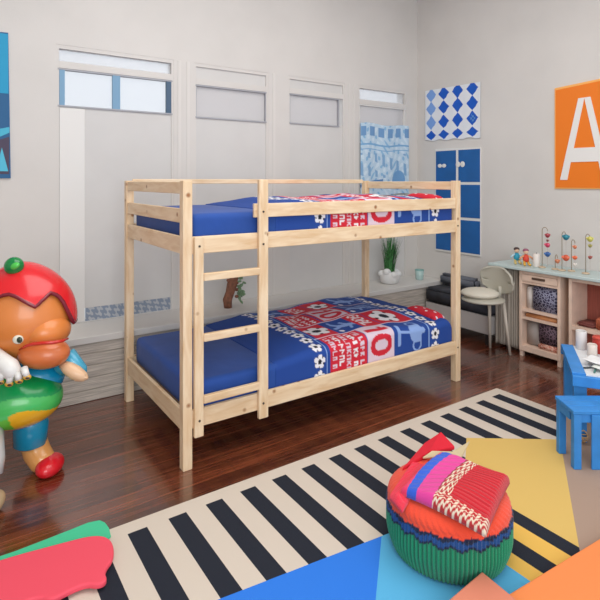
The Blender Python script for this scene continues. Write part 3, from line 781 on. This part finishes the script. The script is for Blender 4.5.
for k, (x, y, a, c) in enumerate(((.185, .25, .3, (236, 236, 234)), (.20, .15, -.4, (228, 232, 226)), (.17, .20, .9, (238, 238, 238)))):
    n1 = 14; A, B = np.meshgrid(np.linspace(-1, 1, n1), np.linspace(-1, 1, n1), indexing='ij')
    hz_ = .004+.014*k+.004*np.sin(A*3+k)*np.sin(B*2.5+k)+.007
    q = on_table(x, y); ca, sa = math.cos(a+RZ), math.sin(a+RZ)
    P = np.stack([q.x+(A*.06*ca-B*.085*sa), q.y+(A*.06*sa+B*.085*ca), q.z+hz_], -1)
    o = obj('paper_sheet', grid_mesh('paper_sheet', P), mat('paper', c, .8), smooth=True); s = o.modifiers.new('t', 'SOLIDIFY'); s.thickness = .0015
    tag(o, ['lowest crumpled white sheet on the blue table', 'crumpled off white sheet nearest the table front', 'topmost crumpled sheet near the blue side board'][k], 'paper')
tr = thing('paper_tray', 'white shallow tray with a dark lump on the blue table', 'tray', on_table(.43, .26), RZ)
bm = bx(-.09, .12, -.11, .12, 0, .008)
for a in ((-.09, .12, -.11, -.104), (-.09, .12, .114, .12), (-.09, -.084, -.104, .114), (.114, .12, -.104, .114)): bx(*a, .0085, .03, bm)
obj('tray_body', bm, mat('tray_white', (232, 234, 236), .4), tr)
bm = ell((-.03, .05, .0225), (.045, .03, .013), nu=20, nv=10)
tag(obj('craft_stone', bm, mat('dark_stone', (60, 66, 78), .6), smooth=True), 'dark grey craft stone lying in the white tray', 'stone').location = on_table(.43, .26)
for k, (x, y, a) in enumerate(((.115, .15, .5), (.135, .11, 1.3))):
    q = on_table(x, y)
    d = Vector((math.cos(a+RZ), math.sin(a+RZ), 0))*.045
    tag(obj('crayon', tube([q-d+Vector((0, 0, .006)), q+d*.8+Vector((0, 0, .006)), q+d+Vector((0, 0, .006))], [.005, .005, .001], n=10), mat('crayon_%d' % k, ((60, 66, 70), (70, 120, 110))[k], .5), smooth=True),
        ('dark grey crayon among the papers', 'green crayon among the papers')[k], 'crayon')

st = thing('kids_stool', 'small bright blue wooden stool in front of the play table', 'stool', (2.806, 1.497, .012), -math.radians(34.23))
SW, SD, SH = .30, .19, .318
bm = bmesh.new()
for k in range(3): bx(-.004, SW, -.012+k*.069, .054+k*.069, SH-.022, SH, bm)
obj('seat', bm, M_blue, st, bevel=.004)
obj('apron', bx(.01, SW-.01, 0, .016, SH-.07, SH-.0225), M_blue, st, bevel=.003)
obj('apron', bx(.01, SW-.01, .170, .184, SH-.07, SH-.0225), M_blue, st, bevel=.003)
obj('apron', bx(.0, .014, .04, .16, SH-.07, SH-.0225), M_blue, st, bevel=.003)
for a, b, wd_ in ((.0, -.012, .042), (.0, .150, .042), (SW-.045, -.012, .042), (SW-.045, .150, .042)):
    obj('leg', bx(a, a+wd_, b-.0, b+.036, 0, SH-.023), M_blue, st, bevel=.004)
obj('centre_slat', bx(.096, .165, -.014, -.001, 0, SH-.023), M_blue, st, bevel=.004)
wk = obj('straw_ball', bmesh.new(), mat('straw', (190, 156, 116), .8))
bm = bmesh.new()
for k in range(9):
    R_ = Matrix.Rotation(k*.7, 3, 'Z') @ Matrix.Rotation(k*1.1, 3, 'X')
    tube([R_ @ Vector((.036*math.cos(2*PI*q/20), .036*math.sin(2*PI*q/20), 0)) for q in range(20)], .003, bm, n=6, closed=True)
bm.to_mesh(wk.data); bm.free(); wk.location = (3.13, 1.62, .052)
tag(wk, 'small straw ball on the rug behind the blue stool', 'toy')

# ------------------------------------------------------------------ knitted pouf and blanket
PC = Vector((1.778, 1.487, .0125)); PR = .257
nA, nH = 540, 70
prof = []
for j in range(nH):
    f = j/(nH-1)
    if f < .55:
        q = f/.55; z = .005+.205*q; r = PR*(.90+.10*math.sin(min(1, q*2.2)*PI/2))-.006*(q > .9)*(q-.9)*10
    else:
        q = (f-.55)/.45; r = (PR-.004)*math.cos(q*PI/2)**.62 if q < .999 else .004; z = .21+.068*math.sin(q*PI/2)
    prof.append((r, z))
P = np.zeros((nA, nH, 3)); cl = np.zeros((nA, nH, 3))
GRN = (14, 132, 92); NB = (18, 30, 62); BB = (18, 76, 140); ORG = (238, 76, 46)
for i in range(nA):
    a = 2*PI*i/nA
    tri = abs((a*21/(2*PI)) % 1-.5)*2; tri2 = abs((a*17/(2*PI)+.3) % 1-.5)*2
    for j, (r, z) in enumerate(prof):
        rib = .004*math.cos(a*90) if z < .19 else .0012*math.cos(a*60+z*200)
        rr = max(.002, r+rib*min(1, r*8)); P[i, j] = (rr*math.cos(a), rr*math.sin(a), z)
        e1 = .140+.020*tri; e2 = .166+.016*tri2; e3 = .180+.008*tri
        zz = z if r > PR*.8 else 9
        c = GRN if zz < e1 else (NB if zz < e1+.010 else (BB if zz < e2+.008 else (NB if zz < e3+.012 else ORG)))
        if c is GRN: c = tuple(v*(1+.16*math.cos(a*90)) for v in GRN)
        cl[i, j] = c
pf = obj('pouf', grid_mesh('pouf', P, cl, closed=True), colmat('knit', .95, .5, 220, .2), smooth=True); pf.location = PC
tag(pf, 'round green knitted pouf with an orange top and navy zigzag band', 'pouf')

def quadpt(u, v, c4, z):
    D_, A_, B_, C_ = c4
    return (D_*(1-u)+C_*u)*v+(A_*(1-u)+B_*u)*(1-v)
z0 = .315
def dome(x, y): 
    r = math.hypot(x-PC.x, y-PC.y)/PR; return PC.z+.215+.062*math.sqrt(max(0, 1-min(1, r)**2.4))
c4 = [on_z(x, y, z0) for x, y in ((401, 486), (441, 453), (509, 474), (485, 523))]
nU, nV_ = 240, 150
def base_z(q): return z0+.016*(1-((q.x-PC.x)**2+(q.y-PC.y)**2)/.05)
def blanket(c4, lift, thick, pat):
    P = np.zeros((nU, nV_, 3)); cl = np.zeros((nU, nV_, 3))
    for i in range(nU):
        u = i/(nU-1)
        for j in range(nV_):
            v = j/(nV_-1); q = quadpt(u, v, c4, z0)
            e = min(u, 1-u, v, 1-v); ed = min(1, e/.05)
            ribs = .0022*math.sin(v*120) if u > .5 else .0012*math.sin(v*60+u*40)
            P[i, j] = (q.x, q.y, base_z(q)+lift+thick*(math.sqrt(1-(1-ed)**2)-1)+ribs*ed+.006*math.sin(u*7+v*5)*ed)
            cl[i, j] = pat(u, v)
    return P, cl
def pat1(u, v):
    ub = u+.05*math.sin(v*PI)
    def motif(a, b):
        s_ = math.sin(a*1.0)*math.sin(b*1.0)+.6*math.sin(a*2+b); return (232, 216, 190) if s_ > .05 else (188, 34, 40)
    if u > .40 and v > .86: return motif(u*75, v*150)
    if ub < .08: return (232, 52, 100)
    if ub < .20: return (44, 92, 206)
    if ub < .42: return (224, 62, 150)
    if ub < .435: return (150, 50, 60)
    if ub < .58: return motif(ub*110, v*42)
    return (206, 30, 44) if (v*34) % 1 < .6 else (186, 22, 38)
P, cl = blanket(c4, .0, .034, pat1)
M_knit = colmat('blanket_knit', .95, .5, 260, .2)
bl = obj('knit_blanket', grid_mesh('knit_blanket', P, cl), M_knit); s = bl.modifiers.new('t', 'SOLIDIFY'); s.thickness = .004; s.offset = -1
tag(bl, 'folded red knitted blanket with cream motifs and pink and blue bands', 'blanket')
# rolled scarf ends rising behind the blanket
c5 = [on_z(x, y, .30) for x, y in ((390, 488), (425, 444), (444, 448), (402, 500))]
def pat2(u, v): return (236, 50, 76) if v > .35 else (246, 86, 52)
P, cl = blanket(c5, -.036, .02, pat2)
o = obj('folded_scarf', grid_mesh('folded_scarf', P, cl), M_knit); s = o.modifiers.new('t', 'SOLIDIFY'); s.thickness = .004; s.offset = -1
tag(o, 'coral pink knitted scarf under the left edge of the blanket', 'scarf')
def tent(name, pts3, c, lab, thick=.02):
    bm = bmesh.new(); a = [bm.verts.new(p) for p in pts3]; n = Vector((0, 0, thick))
    b = [bm.verts.new(p-n) for p in pts3]; m_ = len(a)
    bm.faces.new(a); bm.faces.new(b[::-1])
    for i in range(m_): bm.faces.new((a[i], a[(i+1) % m_], b[(i+1) % m_], b[i]))
    o = obj(name, bm, c, bevel=.006, seg=3)
    return tag(o, lab, 'cloth')
tent('cloth_corner', [on_z(402, 468, .285), on_z(424, 443, .31), on_z(441, 431, .345), on_z(455, 446, .325), on_z(430, 452, .315)], mat('red_knit', (214, 30, 50), .95, bump=.4, bscale=200), 'pointed red knitted corner sticking up behind the blanket')
tent('cloth_corner', [on_z(422, 457, .315), on_z(432, 450, .33), on_z(452, 451, .32), on_z(470, 440, .29), on_z(462, 456, .31), on_z(440, 456, .325)], mat('tan_knit', (206, 188, 150), .95, bump=.4, bscale=200), 'tan and cream cloth edge between blanket and rug', .012)

# ------------------------------------------------------------------ big toy figure at the left
S = .00548; TX, TD = 24, 2.85
lat = (TX-300)/FPX*TD
toy = thing('toy_figure', 'big glossy toy figure with a red cap, orange face and green belly', 'toy', (lat*CO+TD*SI, -lat*SI+TD*CO, 0), -math.radians(34.23))
def L(px, py_, y=0.0):                     # toy's own frame: x right, y away, z up
    k = (TD+y)/FPX; return Vector(((px-300)*k-lat, y, EYE-(py_-HY)*k))
def gl(name, c, r=.25): return mat('toy_'+name, c, r, coat=.3, vary=.05, vscale=4)
hc = L(23, 318); RX_, RY_, RZ_ = .255, .22, .275
bm = ell((0, 0, 0), (1, 1, 1), nu=48, nv=32)
for v in bm.verts:
    x, y_, z = v.co
    q = 1+.0*z
    if z < 0: zz = z*.80
    else: zz = z
    v.co = hc+Vector((x*RX_*(1-.10*max(0, -z)), y_*RY_, zz*RZ_))
obj('head', bm, gl('orange', (224, 132, 62), .35), toy, smooth=True)
# cap with a scalloped rim
edge = [(-26, 318), (-15, 305), (-2, 297), (8, 294), (16, 296), (26, 302), (35, 306.5), (42, 300), (50, 292.5), (56, 295), (60, 298), (64, 304), (68, 313), (72, 321), (75, 326)]
def edge_z(x, y=-.12):
    px = 300+(x+lat)/((TD+y)/FPX)
    if px <= edge[0][0]: yv = edge[0][1]
    elif px >= edge[-1][0]: yv = edge[-1][1]
    else:
        for (a, b), (c, d) in zip(edge, edge[1:]):
            if a <= px <= c: yv = b+(d-b)*(px-a)/(c-a); break
    return EYE-(yv-HY)*(TD+y)/FPX
n1, n2 = 96, 26; P = np.zeros((n1, n2, 3)); rim = []
for i in range(n1):
    a = 2*PI*i/n1
    def pt(t):
        pk = 1+.05*math.exp(-(t/.5)**2)
        return hc+Vector((math.sin(t)*math.sin(a)*RX_*1.055, -math.sin(t)*math.cos(a)*RY_*1.055, math.cos(t)*RZ_*1.03*pk))
    tm = .2
    while tm < 1.95:
        q = pt(tm)
        lim = edge_z(q.x, q.y) if math.cos(a) > 0 else (edge_z(.27, 0) if q.x > 0 else hc.z-.02)
        if q.z < lim: break
        tm += .01
    for j in range(n2): P[i, j] = pt(max(.002, tm*j/(n2-1)))
    rim.append(pt(tm))
o = obj('cap', grid_mesh('cap', P, closed=True), gl('red', (230, 34, 42)), toy, smooth=True); s = o.modifiers.new('t', 'SOLIDIFY'); s.thickness = .012
obj('cap_rim', tube([p_+(p_-hc)*.012 for p_ in rim], .011, n=10, closed=True), gl('maroon', (128, 28, 44)), toy, smooth=True)
obj('cap_knob', ell(L(14, 266, -.09), (.050, .045, .048), nu=28, nv=18, rot=Matrix.Rotation(-.4, 4, 'Y')), gl('green', (10, 128, 62), .15), toy, smooth=True)
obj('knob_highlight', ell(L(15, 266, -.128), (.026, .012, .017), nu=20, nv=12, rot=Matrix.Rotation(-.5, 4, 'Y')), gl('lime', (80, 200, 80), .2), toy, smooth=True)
# muzzle and mouth
bm = ell(L(44, 353, -.11), (.132, .10, .080), nu=40, nv=24)
obj('muzzle', bm, gl('orange_dark', (216, 116, 62), .35), toy, smooth=True)
bm = ell(L(47, 330, -.055), (.118, .130, .095), nu=36, nv=20)
obj('upper_lip', bm, gl('orange', (224, 132, 62), .35), toy, smooth=True)
mp_ = [L(px-1, yy, d+.012) for px, yy, d in ((20, 350, -.195), (27, 346, -.212), (34, 344, -.222), (44, 343, -.225), (54, 342.5, -.215), (63, 341, -.18), (69, 338.5, -.125))]
obj('mouth', tube(mp_, [.003, .007, .009, .009, .009, .008, .005], n=10), gl('mouth_red', (206, 44, 34)), toy, smooth=True)
ey = obj('eye', ell(L(18, 339.5, -.203), (.027, .018, .023), nu=24, nv=16), gl('eye_white', (232, 232, 214)), toy, smooth=True)
obj('pupil', ell(L(19.5, 340, -.219), (.014, .008, .016), nu=20, nv=12), gl('pupil', (44, 60, 44)), ey, smooth=True)
# body
obj('shirt', ell(L(30, 376, .02), (.185, .14, .12), nu=36, nv=20), gl('shirt_blue', (12, 146, 190)), toy, smooth=True)
bc = L(12, 397, -.05); n1, n2 = 180, 90; P = np.zeros((n1, n2, 3)); cl = np.zeros((n1, n2, 3))
for i in range(n1):
    a = 2*PI*i/n1
    for j in range(n2):
        t = PI*(j+.02)/(n2-.96); x, y_, z = math.sin(t)*math.cos(a)*.262, math.sin(t)*math.sin(a)*.20, math.cos(t)*.158
        P[i, j] = (bc.x+x, bc.y+y_, bc.z+z); wv = .02*math.sin(x*14)
        c = (8, 150, 78)
        if z < .04+wv: c = (72, 188, 92)
        if z < -.055+wv: c = (100, 186, 52)
        if z < -.035+.03*math.sin((x-.06)*18) and x > .085: c = (238, 178, 36)
        if z < -.120: c = (232, 128, 100)
        cl[i, j] = c
bcm = colmat('toy_belly', .25, 0); bcm.node_tree.nodes['Principled BSDF'].inputs['Coat Weight'].default_value = .3
obj('belly', grid_mesh('belly', P, cl, closed=True), bcm, toy, smooth=True)
# right arm with hand
obj('sleeve', tube([L(60, 368, -.02), L(72, 358, -.02), L(81, 370, -.02), L(84, 377, -.02)], [.05, .05, .035, .018], n=18), gl('sleeve_blue', (74, 168, 200)), toy, smooth=True)
bm = tube([L(62, 364, -.07), L(68, 368, -.075), L(76, 373, -.08), L(84, 377, -.08), L(88, 378, -.08)], [.022, .034, .038, .026, .008], n=16)
for k, (ax_, ay_) in enumerate(((86, 374), (88, 377.5), (84, 380), (80, 380))): tube([L(76, 373+k, -.085), L(ax_-4, ay_, -.09), L(ax_, ay_+.5, -.09)], [.012, .010, .005], bm, n=8)
obj('hand', bm, gl('hand_skin', (232, 190, 150), .45), toy, smooth=True)
# white glove resting on the belly
bm = tube([L(-10, 350, -.20), L(0, 360, -.235), L(9, 368, -.250), L(16, 376, -.27)], [.035, .042, .050, .035], n=18)
fing = ((3, 368, 0, 383), (11, 372, 9, 385), (18, 372, 19, 382), (24, 368, 27, 378))
for a, b, c, d in fing: tube([L(a, b, -.27), L((a+c)/2, (b+d)/2, -.285), L(c, d-2, -.282)], [.018, .017, .015], bm, n=10)
gv = obj('glove', bm, gl('glove_white', (234, 232, 226), .5), toy, smooth=True)
for a, b, c, d in fing: obj('finger_tip', ell(L(c, d-1, -.284), (.021, .015, .014), nu=16, nv=10), gl('tip_yellow', (216, 166, 66)), gv, smooth=True)
for a, b, c, d in fing: obj('fingernail', ell(L(c+.5, d+.2, -.298), (.011, .005, .006), nu=12, nv=8), gl('nail', (70, 50, 34)), gv, smooth=True)
# legs
obj('trouser_leg', tube([L(28, 410, 0), L(31, 425, -.01), L(30, 444, -.02), L(30, 446, -.02)], [.085, .09, .083, .06], n=24), gl('trouser_blue', (14, 142, 180)), toy, smooth=True)
obj('foot', tube([L(33, 440, -.0), L(37, 452, -.01), L(43, 461, -.03), L(50, 466, -.05)], [.068, .07, .066, .05], n=24), gl('foot_skin', (222, 156, 88)), toy, smooth=True)
bm = ell(L(50, 465, -.05), (.066, .095, .052), nu=32, nv=20)
for v in bm.verts: v.co.z = max(v.co.z, .003)
so = obj('shoe', bm, gl('shoe_red', (220, 26, 40)), toy, smooth=True)
obj('trouser_leg', tube([L(-16, 420, -.12), L(-14, 440, -.25), L(-9, 462, -.38), L(-9, 476, -.40)], [.09, .08, .06, .05], n=24), gl('trouser_grey', (196, 194, 192)), toy, smooth=True)
bm = tube([L(-9, 474, -.38), L(-10, 492, -.38)], [.035, .035], n=16)
obj('ankle', bm, gl('ankle', (200, 180, 140)), toy, smooth=True)
bm = ell(Vector((L(-10, 498, -.40).x, -.42, .05)), (.06, .11, .05), nu=28, nv=16)
obj('foot', bm, gl('foot_beige', (198, 172, 134)), toy, smooth=True)
